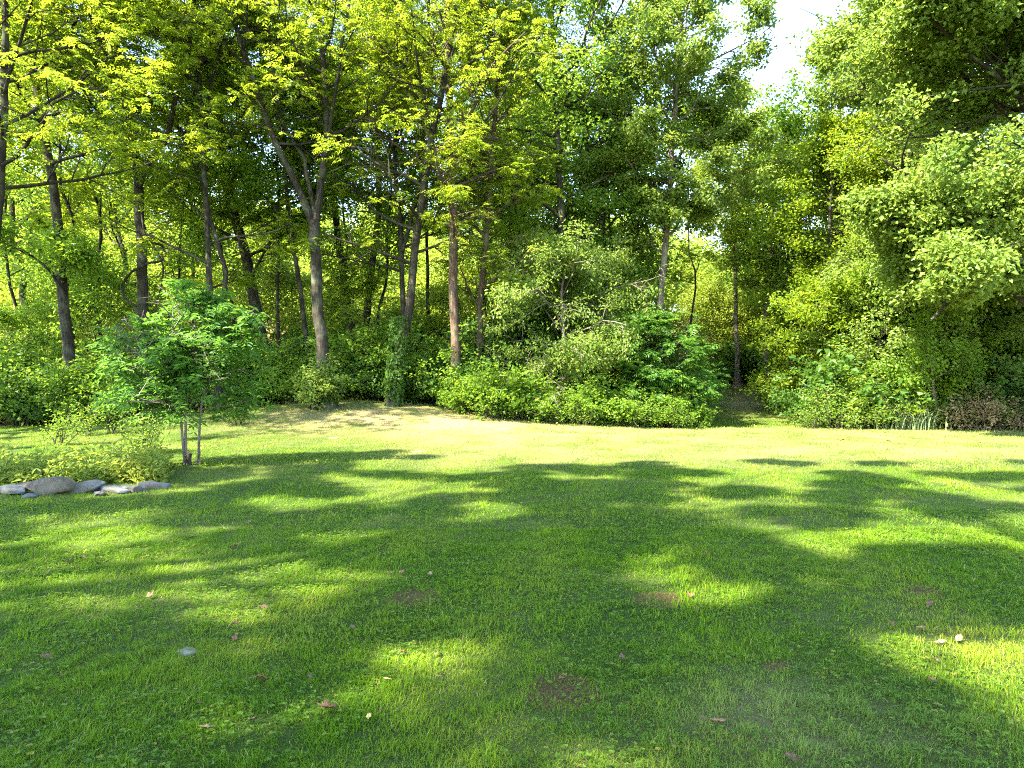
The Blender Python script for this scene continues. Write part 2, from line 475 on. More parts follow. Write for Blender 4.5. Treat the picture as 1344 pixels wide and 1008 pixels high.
# ------------------------------------------------------------------ the traced trees of the wood's edge
def TT(*a, **k): return traced_tree('forest_tree', *a, **k)
TT(21.0, [([(-40, 575), (-22, 420), (-8, 320), (2, 225), (6, 90), (4, -60), (0, -180)], 20, 9, 0, .4, 26, 4.6)], {**WAL, 'n': 72000},
   'trunk cut by the left edge of the picture with yellow green fronds hanging over it')
TT(25.0, [([(97, 560), (90, 470), (80, 340), (63, 200), (46, 110), (36, 20), (28, -90), (25, -180)], 23, 8, 1, .45, 20, 4.2),
          ([(84, 385), (60, 350), (30, 330), (0, 318)], 7, 3, -1, .2, 5, 1.5)], {**GRN, 'n': 36000},
   'dark trunk leaning left behind the left lawn, with one low limb reaching left')
TT(25.6, [([(196, 545), (190, 430), (184, 300), (182, 245)], 22, 18, 0, 1, 0, 0),
          ([(182, 250), (172, 175), (158, 90), (148, -10), (140, -130)], 14, 5, 1, .1, 17, 3.8),
          ([(182, 248), (200, 205), (218, 185), (226, 150), (250, 60), (255, -60)], 11, 4, -1, .4, 10, 3.4)], {**WAL, 'n': 54000},
   'forked trunk rising behind the round green sapling, wound with curling vines')
TT(24.6, [([(287, 540), (282, 440), (273, 330), (268, 220), (262, 120), (256, 20), (250, -110)], 14, 6, .5, .25, 18, 3.0),
          ([(283, 430), (298, 365), (276, 290), (269, 235), (272, 150), (290, 60), (310, -40)], 10, 5, .8, .45, 8, 3.0),
          ([(262, 130), (240, 70), (222, 10), (205, -60)], 6, 3, -1, .2, 6, 2.4)], {**WAL, 'n': 52000},
   'slim twin stemmed tree with a dark twisted second stem above the sapling')
TT(30, [([(352, 520), (338, 410), (320, 325), (304, 275), (290, 180), (282, 60), (270, -90)], 25, 10, 1, .25, 22, 3.6)], {**GRN, 'n': 24000},
   'thick trunk leaning left between the twin stemmed and the tall forked tree')
TT(24.0, [([(430, 540), (425, 475), (416, 385), (412, 290)], 25, 21, 0, 1, 0, 0),
          ([(411, 295), (400, 268), (384, 230), (362, 190), (335, 110), (312, 45), (296, -40), (280, -150)], 14, 5, -.8, .22, 14, 3.2),
          ([(413, 298), (421, 250), (429, 180), (425, 90), (416, 0), (408, -130)], 15, 6, .6, .25, 15, 3.4),
          ([(412, 295), (406, 240), (394, 200), (374, 168), (358, 90), (350, 20)], 9, 4, .8, .4, 8, 2.8),
          ([(427, 205), (440, 120), (452, 40), (470, -60)], 8, 4, -.4, .3, 8, 2.8)], {**WAL, 'n': 56000},
   'tall tree forking high into a long left limb and upright stems, beside the dry mound')
TT(28, [([(410, 520), (404, 460), (397, 395), (388, 345), (379, 280), (372, 180), (370, 40)], 11, 5, 0, .45, 11, 2.6)], {**GRN, 'n': 26000},
   'thin pole of a tree tucked close behind the tall forked tree')
TT(32, [([(466, 500), (461, 425), (451, 360), (440, 285), (436, 190), (430, 60), (425, -60)], 17, 7, .5, .45, 14, 3.6)], {**GRN, 'n': 20000},
   'left of two dark trunks between the tall forked tree and crooked trunk')
TT(32.6, [([(478, 500), (482, 425), (488, 350), (498, 255), (495, 180), (500, 60), (505, -60)], 16, 7, .5, .45, 14, 3.6)], {**GRN, 'n': 20000},
   'right of two dark trunks between the tall forked tree and crooked trunk')
TT(24.6, [([(516, 548), (519, 485), (526, 452), (540, 395), (545, 325), (552, 270), (565, 190), (583, 105), (593, 40), (604, -80), (610, -170)], 19, 7, .6, .25, 24, 3.5),
          ([(588, 85), (604, 50), (625, 20), (650, -20)], 5, 3, -.5, .2, 5, 2.0)], {**WAL, 'n': 38000},
   'crooked dark trunk with ivy at its foot, leaning right at the back of the mound')
TT(27.0, [([(534, 530), (531, 420), (526, 310), (519, 225), (519, 195), (530, 110), (534, 10), (530, -120)], 12, 6, .5, .25, 18, 3.0),
          ([(519, 205), (504, 175), (482, 164), (450, 150)], 5, 3, -.4, .3, 5, 1.6),
          ([(528, 330), (545, 270), (556, 210), (557, 160), (566, 110), (563, 30), (570, -90)], 8, 4, -.4, .45, 9, 2.6)], {**WAL, 'n': 28000},
   'slim tree with a side branch bending left, standing behind the crooked trunk')
TT(25.2, [([(600, 540), (597, 440), (596, 360), (594, 270), (592, 190), (588, 80), (585, -60), (583, -160)], 21, 10, .3, .3, 22, 3.5)], {**WAL, 'n': 32000},
   'straight reddish brown trunk in sunlight at the left end of the green thicket', bark='bark_brown')
TT(26.4, [([(626, 530), (630, 420), (638, 310), (645, 210), (655, 90), (668, -40), (675, -120)], 14, 6, .3, .2, 20, 3.0)], {**WAL, 'n': 28000},
   'slender trunk just to the right of the reddish brown trunk', bark='bark_brown')
TT(27.6, [([(748, 530), (743, 420), (737, 300), (731, 160), (724, 20), (715, -90), (712, -150)], 17, 7, .5, .3, 24, 3.9)], {**GRN, 'n': 27000},
   'tall leafy tree standing behind the drooping pale tree in the middle')
TT(30.0, [([(800, 520), (796, 400), (792, 280), (788, 190), (785, 150)], 12, 3, .5, .35, 16, 2.3)], {**GRN, 'n': 16000},
   'bushy tree filling the wood between the middle thicket and the tall bluish tree')
LPROF = lambda u: 1.0 - .62 * u
TT(28.4, [([(862, 540), (866, 430), (878, 260), (888, 110), (896, -40), (902, -150)], 15, 6, .5, .30, 42, 3.1)],
   dict(kind='simple', n=110000, mat='pale', spread=.18, size=.14, cull=(1.0, .34)),
   'tall bluish green tree left of the sky gap, its pale leaves in sunlight', bark='bark_pale', C=dict(flat=.5))
TT(40, [([(968, 500), (966, 400), (962, 300), (955, 190), (950, 130)], 10, 4, 0, .4, 12, 3)], dict(kind='simple', n=22000, mat='yellow', spread=.35, size=.16),
   'thin sunlit trunk up the mown path, leftmost of the three there', bark='bark_pale')
TT(38, [([(1008, 500), (1004, 400), (1012, 310), (1018, 220)], 12, 4, 0, .4, 12, 2.8)], dict(kind='simple', n=22000, mat='yellow', spread=.35, size=.16),
   'pale straight trunk up the mown path, thickest of the three there', bark='bark_pale')
TT(37, [([(1020, 500), (1026, 410), (1036, 320), (1040, 240), (1046, 180)], 6, 3, 0, .35, 10, 2.6)], dict(kind='simple', n=18000, mat='green', spread=.3, size=.15),
   'very thin dark trunk up the mown path, at the right of the three there')

# big maple on the right
TT(22.5, [([(1392, 590), (1390, 450), (1384, 320), (1372, 180), (1356, 20), (1340, -160), (1330, -260)], 34, 9, 1, .18, 30, 6.4),
          ([(1386, 330), (1345, 336), (1302, 348), (1270, 368), (1222, 420)], 9, 4, -2.2, .25, 12, 2.6),
          ([(1376, 200), (1340, 100), (1292, 62), (1250, 50), (1200, 40)], 11, 4, -1.5, .25, 14, 3.2),
          ([(1374, 190), (1330, 120), (1270, 70), (1215, 20)], 12, 4, -3.0, .2, 16, 2.6),
          ([(1388, 430), (1330, 385), (1250, 320), (1165, 290)], 10, 4, -2.4, .2, 14, 2.2)],
   dict(kind='simple', n=200000, mat='pale', spread=.25, size=.14, asp=.8, cull=(1.3, .27)),
   'huge broad leaved tree filling the right edge, branches reaching left over the shrubs', C=dict(flat=.6, nc=[0, 7, 4, 3]))
TT(28.5, [([(1196, 560), (1192, 420), (1190, 280), (1192, 130), (1196, 0), (1200, -130)], 18, 7, .5, .10, 42, 2.9)],
   dict(kind='simple', n=120000, mat='pale', spread=.18, size=.15, asp=.8),
   'dense leafy tree just right of the sky gap, its pale foliage lit to the ground', C=dict(flat=.6))
TT(28.5, [([(1075, 545), (1078, 450), (1084, 350), (1092, 240), (1096, 180)], 11, 4, .3, .15, 22, 2.6)],
   dict(kind='simple', n=36000, mat='walnut', spread=.28, size=.13),
   'smaller yellow green tree at the right side of the mown path')
TT(24.8, [([(1232, 562), (1226, 510), (1222, 470), (1216, 400), (1208, 330)], 7, 3, 0, .22, 18, 1.8)],
   dict(kind='simple', n=24000, mat='green', spread=.24, size=.11),
   'small tree with thin bright trunk above the pale reeds', bark='bark_pale')

print('LEAVES', NLEAF[0])
# ------------------------------------------------------------------ other trees of the wood: four kinds, copied
gA = generic_tree('forest_tree', at(30, 36), 19, .2, .3, 22, 4.0, {**GRN, 'n': 18000, 'size': .2}, 'tree', group='trees deeper in the wood')
gB = generic_tree('forest_tree', at(170, 40), 17, .17, .25, 22, 3.8, {**WAL, 'n': 20000, 'll': .22, 'L': .65}, 'tree', group='trees deeper in the wood')
gC = generic_tree('forest_tree', at(690, 42), 18, .2, .3, 24, 4.0, dict(kind='simple', n=20000, mat='yellow', spread=.4, size=.22), 'tree', group='trees deeper in the wood')
gD = generic_tree('forest_tree', at(640, 43), 17, .16, .2, 24, 3.6, {**GRN, 'n': 18000, 'size': .2, 'mat': 'pale'}, 'tree', group='trees deeper in the wood')
for g in (gA, gB, gC, gD): g['label'] = 'forest tree deeper in the wood behind the front row of trunks'
deep = [(gA, 740, 44), (gA, 1120, 36), (gD, 1200, 38), (gA, 1290, 34), (gB, 1240, 44), (gD, 1340, 40)]
for g, px, Y in deep:
    s = .85 + .3 * random.random()
    if 900 < px < 1120: s *= .7
    dup(g, at(px, Y), random.random() * 6.28, s)

PT = 'slender trunks between the larger trunks'
p1 = generic_tree('forest_tree', at(120, 29), 18, .095, .4, 18, 2.6, {**WAL, 'n': 15000, 'll': .19}, 'x', group=PT, lean=.05)
p2 = generic_tree('forest_tree', at(455, 34), 17, .085, .35, 18, 2.4, {**GRN, 'n': 12000, 'size': .16}, 'x', group=PT, lean=.03)
for p_ in (p1, p2): p_['label'] = 'slender dark trunk with high thin foliage, standing between larger trunks in the wood'
for g, px, Y, s in [(p2, 28, 31, 1), (p1, 155, 32, 1.1), (p2, 222, 30, .9), (p1, 250, 34, 1.1), (p2, 310, 33, 1), (p1, 372, 31, 1), (p2, 500, 30, .9), (p1, 560, 33, 1.1), (p2, 665, 31, 1), (p1, 692, 34, 1.1), (p2, 790, 33, 1), (p1, 925, 37, .8), (p2, 985, 46, .8)]:
    dup(g, at(px, Y), random.random() * 6.28, s)
UT = 'young trees under the big trees of the left wood'
y1 = generic_tree('young_tree', at(120, 30), 6, .05, .12, 24, 2.3, dict(kind='simple', n=10000, mat='green', spread=.26, size=.16), 'x', group=UT)
y2 = generic_tree('young_tree', at(360, 37), 7, .06, .12, 24, 2.5, dict(kind='simple', n=10000, mat='yellow', spread=.28, size=.17), 'x', group=UT)
y3 = generic_tree('young_tree', at(460, 29), 5, .045, .10, 22, 2.0, dict(kind='frond', n=11000, mat='walnut', L=.5, pairs=6, ll=.17, lw=.38), 'x', group=UT)
for y_ in (y1, y2, y3): y_['label'] = 'young leafy tree filling the gaps under the tall trees of the wood'
for g, px, Y, s in [(y1, 5, 30, .7), (y2, 70, 37, .7), (y2, 180, 38, .75), (y1, 235, 33, .5), (y2, 290, 38, .7), (y3, 330, 29, .5), (y1, 400, 34, .5),
                    (y2, 445, 39, .75), (y2, 525, 38, .7), (y3, 570, 30, .6), (y2, 575, 40, .8), (y1, 640, 33, .6), (y1, 690, 30, .8), (y1, 790, 30, .8), (y3, 720, 33, 1.0),
                    (y2, 985, 46, .9), (y2, 930, 44, .9), (y2, 1050, 41, 1.0), (y1, 1100, 32, .9), (y3, 1130, 30, .9), (y1, 1260, 29, 1.0), (y1, 1330, 27, 1.0), (y2, 1300, 33, 1.2), (y1, 1190, 29, .9)]:
    dup(g, at(px, Y), random.random() * 6.28, s * (.9 + .2 * random.random()))

# far wood on the hill: one mass
def far_wood():
    r = np.random.default_rng(5)
    V = []; Fq = []; R = []; TV = Wood(); n = 0
    for k in range(150):
        Y = r.uniform(43, 96); X = r.uniform(-.95, .95) * Y
        px = CX + X / Y * F
        ht = r.uniform(8, 14) * (.8 if 900 < px < 1090 else 1) * (.75 if Y < 56 else 1)
        z = h1(X, Y); rad = r.uniform(2.6, 4.2)
        m = 3600
        c = r.normal(size=(40, 3)); c = unit(c) * (r.random((40, 1)) ** .4)
        c = c * np.array([rad, rad, ht * .42]) + np.array([X, Y, z + ht * .58])
        i = r.integers(0, 40, m)
        P = c[i] + r.normal(size=(m, 3)) * np.array([.75, .75, .45])
        D = r.normal(size=(m, 3)) * np.array([1, 1, .5]); N = r.normal(size=(m, 3)) * .7; N[:, 2] += 1
        s = (.20 + .0018 * Y) * (.6 + .8 * r.random(m))
        v, f, q = leaf_geo(P, D, N, s, s * .7, np.clip(.45 * r.random(40)[i] + .3 * r.random() + .3 * r.random(m), 0, 1))
        V.append(v); Fq.append(f[0] + n); R.append(q); n += len(v)
    o = mesh_np('distant_wood', np.concatenate(V), [np.concatenate(Fq)], M['yellow'], attrs={'rnd': np.concatenate(R)})
    tag(o, 'sunlit yellow green woodland on the rising ground behind all the trunks', 'woodland', kind='stuff')
far_wood()

# trees that stand outside the frame to the left and behind, whose shade falls on the lawn
sh = generic_tree('shade_tree', (-14, -4, 0), 22, .3, .55, 18, 5.4, {**GRN, 'n': 17000, 'size': .26, 'spread': .47, 'tufts': 98, 'ball': True, 'cull': (1.9, .4)}, 'tall leafy tree outside the frame whose shade falls across the lawn', group='shade trees beside the lawn', C=dict(nc=[0, 6, 4, 3], flat=.4))
SHADE = [(x_ + 1.4, y_ - 1.6, s_) for x_, y_, s_ in [(-19.5, -3.2, .95), (-6.8, -2.2, 1.0), (-24, 1.0, .95), (-2.5, -4.5, 1.05), (-11, -9, 1.0), (-19.5, -9, .9), (-6, -8.5, 1.05), (1.5, -1.5, 1.1), (-27.5, 17.0, .9), (-33, 21.5, .95)]]
sh.location = (-15.2, -3.2, h1(-15.2, -3.2))
for x, y, s in SHADE: dup(sh, (x, y, h1(x, y)), random.random() * 6.28, s)

# ------------------------------------------------------------------ shrubs
LV = lambda n, mat, size=.1, spread=.13, **k: dict(kind='simple', n=n, mat=mat, size=size, spread=spread, **k)
# drooping pale small tree in the middle of the thicket
O = generic_tree('small_tree', at(742, 26.2), 6.4, .11, .22, 22, 2.7, dict(kind='simple', n=30000, mat='pale', spread=.2, size=.125, asp=.5, droop=.6), 'drooping pale leaved small tree over the middle of the green thicket',
                 bark='bark_pale', C=dict(trop=[0, -.03, -.10, -.12], flat=.7, seg=.5))
# bare twig tangle beside it
Wt = Wood()
Ct = dict(wig=.3, trop=[0, -.12, -.05, 0], lev=3, nc=[0, 4, 3, 3], flat=.9, ratio=.55, na=1, seg=.25)
for j in range(9):
    grow(Wt, np.array([random.gauss(0, .15), random.gauss(0, .15), 0.0]), np.array([random.gauss(-.3, .5), -.5, 1.6]), 2.6, .02, 1, Ct)
tg = Wt.build('twig_tangle', M['bark_pale']); tg.location = at(700, 25.0)
tag(tg, 'tangle of bare grey twigs arching under the drooping pale tree', 'brush')

# saplings with compound leaves beside the middle thicket
s1 = generic_tree('sapling', at(872, 25.6), 3.9, .035, .25, 16, 1.25, dict(kind='frond', n=9000, mat='sapling', L=.55, pairs=7, ll=.19, lw=.36, hi=True), 'bright green sapling with feathery leaves at the right end of the thicket')
s2 = dup(s1, at(903, 25.0), 2.1, .42, 'low feathery sapling at the left corner of the mown path')
s3 = dup(s1, at(858, 25.4), 4.0, .8, 'feathery sapling in the thicket, left of the taller bright green one')

TH = 'shrubs along the front of the thicket'
b1 = bush('shrub', at(628, 24.3), 1.25, 1.5, 26, LV(6500, 'green', .12), 'rounded shrub at the left end of the middle thicket, next to the dry mound', group=TH)
b2 = bush('shrub', at(700, 24.3), 1.2, 1.0, 24, LV(6000, 'green', .13), 'low broad leaved shrub in the thicket, second from its left end', group=TH)
b3 = dup(b1, at(760, 24.4), 2.0, .78, 'shrub at the thicket front below the drooping pale tree', TH)
b4 = dup(b2, at(815, 24.4), 1.0, .95, 'low shrub in the thicket right of the drooping pale tree', TH)
b5 = dup(b1, at(868, 24.6), 3.6, .72, 'shrub at the foot of the bright green sapling', TH)
b6 = dup(b2, at(898, 25.0), 4.4, .7, 'low shrub at the thicket end where the mown path begins', TH)
b7 = dup(b2, at(660, 25.0), 2.6, 1.25, 'taller shrub behind the left end of the thicket', TH)
for px, Y, s, rz in [(730, 25.6, 1.3, .4), (790, 25.6, 1.2, 1.9), (845, 25.9, 1.25, 3.3)]:
    dup(b2, at(px, Y), rz, s, 'dark shrub filling the inside of the thicket behind its front row', 'shrubs inside the thicket')

w1 = generic_tree('small_tree', at(1150, 27.0), 6.5, .06, .04, 34, 2.1, dict(kind='simple', n=26000, mat='pale', spread=.16, size=.13), 'leafy small tree clothed to the ground, left of the pale reeds', C=dict(flat=.7))
w2 = generic_tree('small_tree', at(1275, 27.0), 5.5, .06, .04, 34, 2.0, dict(kind='simple', n=26000, mat='walnut', spread=.16, size=.12), 'yellow green small tree clothed to the ground behind the dry brush', C=dict(flat=.7))
dup(w1, at(1210, 28.2), 2.0, 1.1, 'taller leafy small tree behind the pale reeds')
dup(w1, at(1338, 26.2), 4.0, 1.0, 'leafy small tree cut by the right edge behind the dry brush')
dup(w2, at(1100, 29.0), 1.0, 1.1, 'yellow green small tree behind the shrubs right of the mown path')
dup(w2, at(1310, 29.5), 3.0, 1.3, 'tall yellow green small tree deep behind the right edge brush')
RT = 'shrubs along the right edge of the lawn'
r1 = bush('shrub', at(1070, 26.0), 1.15, 1.4, 26, LV(6500, 'dark', .13), 'dark green shrub at the right corner of the mown path', group=RT)
r2 = bush('shrub', at(1105, 25.2), 1.25, 1.3, 26, LV(6500, 'pale', .12), 'pale leafy shrub second from the mown path on the right', group=RT)
r3 = bush('shrub', at(1150, 25.3), 1.2, 1.7, 24, LV(6500, 'walnut', .12), 'yellow green shrub left of the pale reeds', group=RT)
r4 = dup(r2, at(1242, 25.8), 1.7, 1.1, 'pale shrub right of the reeds, under the thin bright trunk', RT)
r5 = bush('dry_shrub', at(1285, 24.2), 1.3, 1.15, 26, LV(4200, 'dry', .10), 'dry reddish brush at the right edge of the lawn', group=RT, stem='bark_pale')
r6 = dup(r1, at(1365, 24.2), .7, 1.2, 'dark tall shrub cut by the right edge beside the dry reddish brush', RT)
r7 = dup(r3, at(1195, 26.6), 2.7, 1.5, 'tall yellow green shrub behind the pale reeds', RT)
r8 = dup(r1, at(1052, 31.5), 3.0, .9, 'dark shrub beside the mown path, further up on its right', RT)
r9 = dup(r2, at(1265, 27.6), 3.9, 1.5, 'big pale shrub behind the dry reddish brush', RT)
r10 = dup(r1, at(1120, 27), 5.0, 1.8, 'large dark shrub behind the pale leafy shrub near the path', RT)
for px, Y, s, rz in [(955, 42, 1.5, 0.2), (1000, 43, 1.4, 2.2), (1050, 38, 1.3, 3.1), (905, 37, 1.3, 4.1), (880, 30, .9, 5.1), (870, 33, 1.3, 1.1)]:
    dup(r1, at(px, Y), rz, s, 'dark shrub in the shade round the far end of the mown path', 'shrubs round the end of the path')

# reeds
def reeds():
    reseed('reeds')
    n = 260; a = RNG.random(n) * 6.28; V = []; Fq = []; k = 0
    for i in range(n):
        d = np.array([math.cos(a[i]), math.sin(a[i]), 0]); L = RNG.uniform(.7, 1.9); w_ = RNG.uniform(.010, .022)
        b = np.array([RNG.normal() * .5, RNG.normal() * .25, 0]); s = np.cross(d, [0, 0, 1])
        bend = RNG.uniform(.45, 1.05)
        for q, t in enumerate(np.linspace(0, 1, 6)):
            c = b + d * L * bend * t ** 1.8 * .8 + np.array([0, 0, L * (t - bend * .75 * t ** 2.4)])
            ww = w_ * (1 - t ** 2) + .001
            V += [c - s * ww, c + s * ww]
            if q: Fq.append([k + 2 * q - 2, k + 2 * q - 1, k + 2 * q + 1, k + 2 * q])
        k += 12
    root = mesh_np('reed_clump', np.array(V), [np.array(Fq)], M['reed'], attrs={'rnd': np.repeat(RNG.random(n), 12)})
    root.location = at(1190, 24.2)
    tag(root, 'clump of pale silvery reeds arching over the right edge of the lawn', 'reeds')
reeds()

# undergrowth of the left wood
UG = 'undergrowth shrubs at the foot of the left wood'
u1 = bush('shrub', at(30, 24.6), 1.5, 1.9, 26, LV(6000, 'dark', .14, .16), 'x', group=UG)
u2 = bush('shrub', at(130, 25.2), 1.4, 2.3, 26, LV(6000, 'green', .13, .16), 'x', group=UG)
for u in (u1, u2): u['label'] = 'shady shrub in the undergrowth at the foot of the left wood'
ug = [(u1, 75, 26.0, 1.0), (u2, -20, 26, 1.2), (u1, 160, 26.4, 1.2), (u2, 215, 27, 1.1), (u1, 260, 25.8, .9), (u2, 310, 26.4, 1.0), (u1, 345, 27, 1.1), (u2, 385, 26, .8),
      (u1, 445, 26.6, 1.0), (u2, 480, 27, 1.25), (u1, 500, 26.2, .85), (u2, 545, 26.8, 1.0), (u1, 570, 26.2, .9), (u2, 595, 27.6, 1.2), (u1, 625, 27, 1.2), (u2, 110, 29, 1.4), (u1, 280, 30, 1.4),
      (u2, 430, 31, 1.4), (u1, 380, 33, 1.5), (u2, 520, 31, 1.5), (u1, 580, 32, 1.5), (u2, 650, 31, 1.6), (u1, 20, 30, 1.5), (u2, 190, 32, 1.4), (u1, 690, 28, 1.5), (u1, 780, 29, 1.7), (u1, 840, 29, 1.6), (u2, 470, 36, 1.6), (u2, 250, 36, 1.6), (u2, 330, 35, 1.5), (u1, 740, 33, 1.8)]
for g, px, Y, s in ug: dup(g, at(px, Y), random.random() * 6.28, s * (.9 + .2 * random.random()))
bush('shrub', at(412, 23.6), .45, 1.9, 14, LV(3600, 'pale', .10, .12), 'narrow upright sunlit shrub at the foot of the tall forked tree')

# loose small shrubs on the left lawn
SL = 'straggly bushes on the left lawn'
k1 = bush('weedy_shrub', at(150, 20.5), .6, 1.3, 8, LV(520, 'green', .08, .12), 'straggly bush left of the sapling, the tallest on the left lawn', group=SL)
k2 = dup(k1, at(78, 17.5), 1.0, .75, 'pale straggly bush behind the flower bed, nearest the left edge', SL)
k3 = dup(k1, at(185, 15.3), 2.0, .7, 'thin dry looking bush at the back of the flower bed beside the sapling', SL)
k4 = dup(k1, at(112, 20.0), 3.0, .8, 'small straggly bush between the pale one and the tallest one', SL)
k5 = dup(k1, at(312, 21.5), 4.0, .7, 'small bush on the lawn to the right of the sapling', SL)

for px, Y, s, rz in [(640, 23.4, 1.0, 1), (675, 23.6, .7, 2), (722, 23.5, 1.1, 3), (770, 23.6, .8, 4), (838, 23.8, 1.0, 5), (884, 24.0, .8, 6), (1066, 24.6, .9, 1.5), (1098, 24.3, 1.2, 2.5),
                     (1132, 24.4, .8, 3.5), (1162, 24.4, 1.2, 4.5), (1246, 24.3, 1.0, 5.5), (1310, 23.6, .9, .5)]:
    dup(k1, at(px, Y), rz, (s, s, s * .9), 'thin straggly weed bush leaning out of the shrubs onto the far lawn edge', 'straggly weeds along the far lawn edge')

# ------------------------------------------------------------------ the sapling on the left
def sapling():
    reseed('sapling')
    root = empty('sapling', at(243, 13.4), 0, 'rounded bluish green sapling on three thin stems at the end of the flower bed', 'tree')
    W = Wood()
    C = dict(wig=.12, trop=[0, .02, .0, 0], lev=2, nc=[0, 5, 3], flat=.5, ratio=.5, na=3, seg=.3)
    stems = [[(0, 0, 0), (-.06, 0, .6), (-.12, .02, 1.3), (-.2, 0, 2.2), (-.25, 0, 3.1)], [(0.02, 0, 0), (.0, .02, .6), (.02, 0, 1.1), (.15, .05, 2.2), (.2, 0, 3.25)],
             [(.22, .1, 0), (.24, .1, .8), (.3, .1, 1.4), (.6, .05, 2.4), (.75, 0, 2.9)], [(-.08, 0, .9), (-.4, -.1, 1.5), (-.8, -.1, 2.2), (-1.0, 0, 2.6)]]
    for k, s in enumerate(stems):
        P = smooth_path(s, 12); R = np.linspace(.03 if k < 3 else .018, .008, 12)
        W.tube(P, R, 7)
        side_branches(W, P, R, .30 if k < 3 else .2, 18, 1.1, C, prof=lambda u: 1.05 - .55 * u, up=.25)
    W.build('trunk', M['bark_pale'], root)
    foliage(W, 'frond', 15000, M['sapling'], root, L=.32, pairs=4, ll=.14, lw=.42, hi=True, droop=.35, cull=(.45, .46))
sapling()

# ------------------------------------------------------------------ vines and ivy
def vine(pts_px, Y, r, label):
    P = smooth_path([(((a - CX) / F * (Y + dy)), Y + dy, CAMZ + (CY - b) / F * (Y + dy)) for a, b, dy in pts_px], 60)
    W = Wood(); W.tube(P - P[0], np.full(60, r), 6)
    o = W.build('vine', M['bark']); o.location = tuple(P[0])
    tag(o, label, 'vine', 'vines on the forked trunk')
vine([(192, 470, -.4), (186, 420, -.4), (175, 400, -.3), (163, 390, 0), (161, 375, .1), (168, 362, 0), (182, 352, -.35), (196, 345, -.35), (212, 342, -.1), (217, 332, 0), (212, 322, 0), (198, 318, -.3), (186, 300, -.4)], 25.5, .05,
     'thick dark vine looping out left and right of the forked trunk')
vine([(198, 470, .2), (205, 400, 0), (212, 372, -.2), (214, 350, 0), (206, 330, .1), (196, 322, -.35), (184, 270, -.35)], 25.6, .03, 'thinner vine climbing the right side of the forked trunk')

def ivy(px, Y, h, lean, label, n=1500):
    z = RNG.random(n) ** 1.3 * h; a = RNG.random(n) * 6.28; r = .22 + .12 * RNG.random(n)
    P = np.stack([np.cos(a) * r + lean * z, np.sin(a) * r, z], 1)
    D = RNG.normal(size=(n, 3)) * .5; D[:, 2] -= .6; N = np.stack([np.cos(a), np.sin(a), .5 + 0 * a], 1) + RNG.normal(size=(n, 3)) * .4
    s = .11 * (.6 + .7 * RNG.random(n))
    v, f, q = leaf_geo(P, D, N, s, s * .9, RNG.random(n))
    o = mesh_np('ivy', v, f, M['dark'], attrs={'rnd': q}); o.location = at(px, Y); tag(o, label, 'ivy', 'ivy on trunks')
ivy(517, 24.6, 3.2, .06, 'ivy coat round the lower part of the crooked dark trunk', 2000)
ivy(600, 25.2, 1.6, -.01, 'ivy round the foot of the straight reddish brown trunk')
ivy(430, 24.0, 1.2, -.03, 'ivy round the foot of the tall forked tree', 900)
ivy(97, 25.0, 2.0, -.06, 'ivy round the foot of the dark trunk leaning left', 1300)

# ------------------------------------------------------------------ rocks, stumps, stones
def rock_mat(name='stone', k=(1, 1, 1)):
    m, t, b = new_mat(name)
    tc = node(t, 'ShaderNodeTexCoord'); n1 = noise(t, 7, tc.outputs['Object'], 8, .7); n2 = noise(t, 2.2, tc.outputs['Object'], 4); n3 = noise(t, 40, tc.outputs['Object'], 4, .7)
    oi = node(t, 'ShaderNodeObjectInfo')
    c = ramp(t, [(p, tuple(u * v for u, v in zip(q, k))) for p, q in [(.3, (.012, .014, .013)), (.5, (.045, .052, .052)), (.7, (.13, .14, .135))]], n1)
    c = mixc(t, ramp(t, [(.5, (0, 0, 0)), (.62, (.8, .8, .8))], n2), c, (.075, .06, .035))
    c = mixc(t, .35, c, ramp(t, [(.3, (.5, .5, .5)), (.7, (1, 1, 1))], n3), 'MULTIPLY')
    t.links.new(c, b.inputs['Base Color']); b.inputs['Roughness'].default_value = .85
    bp = node(t, 'ShaderNodeBump'); bp.inputs['Strength'].default_value = .7; bp.inputs['Distance'].default_value = .02
    t.links.new(n1, bp.inputs['Height']); t.links.new(bp.outputs[0], b.inputs['Normal'])
    return m
M['rock'] = rock_mat()
M['brown_rock'] = rock_mat('brown_stone', (1.5, 1.0, .55))
M['white_rock'] = rock_mat('white_speckled_stone', (3.0, 2.8, 2.6))
M['dark_rock'] = rock_mat('dark_stone', (.6, .55, .5))
M['pale_stone'] = bark_mat('pale_stone', (.10, .088, .062), (.2, .18, .13), (.32, .29, .22), 4)
import bmesh
def rock(name, loc, size, seed, label, cat, group, rz=0, mat='rock'):
    r = np.random.default_rng(seed)
    bm = bmesh.new(); bmesh.ops.create_icosphere(bm, subdivisions=4, radius=1)
    V = np.array([v.co[:] for v in bm.verts]); F_ = np.array([[v.index for v in f.verts] for f in bm.faces]); bm.free()
    for k in range(9):                       # cut flat facets
        n = unit(r.normal(size=3)); d = r.uniform(.5, .85)
        s = V @ n; V -= np.outer(np.maximum(0, s - d) * .97, n)
    for k in range(5):
        w_ = r.normal(size=3) * (2 + 1.6 * k); V *= (1 + (.07 / (1 + k)) * np.sin(V @ w_ + r.uniform(0, 6)))[:, None]
    for k in range(14):
        w_ = unit(r.normal(size=3)) * r.uniform(9, 26); V *= (1 + .011 * np.abs(np.sin(V @ w_ + r.uniform(0, 6))))[:, None]
    V *= np.array(size) * .56
    o = mesh_np(name, V, [F_], M[mat], smooth=True); o.location = loc; o.rotation_euler = (0, 0, rz)
    return tag(o, label, cat, group)
RK = 'rocks edging the flower bed'
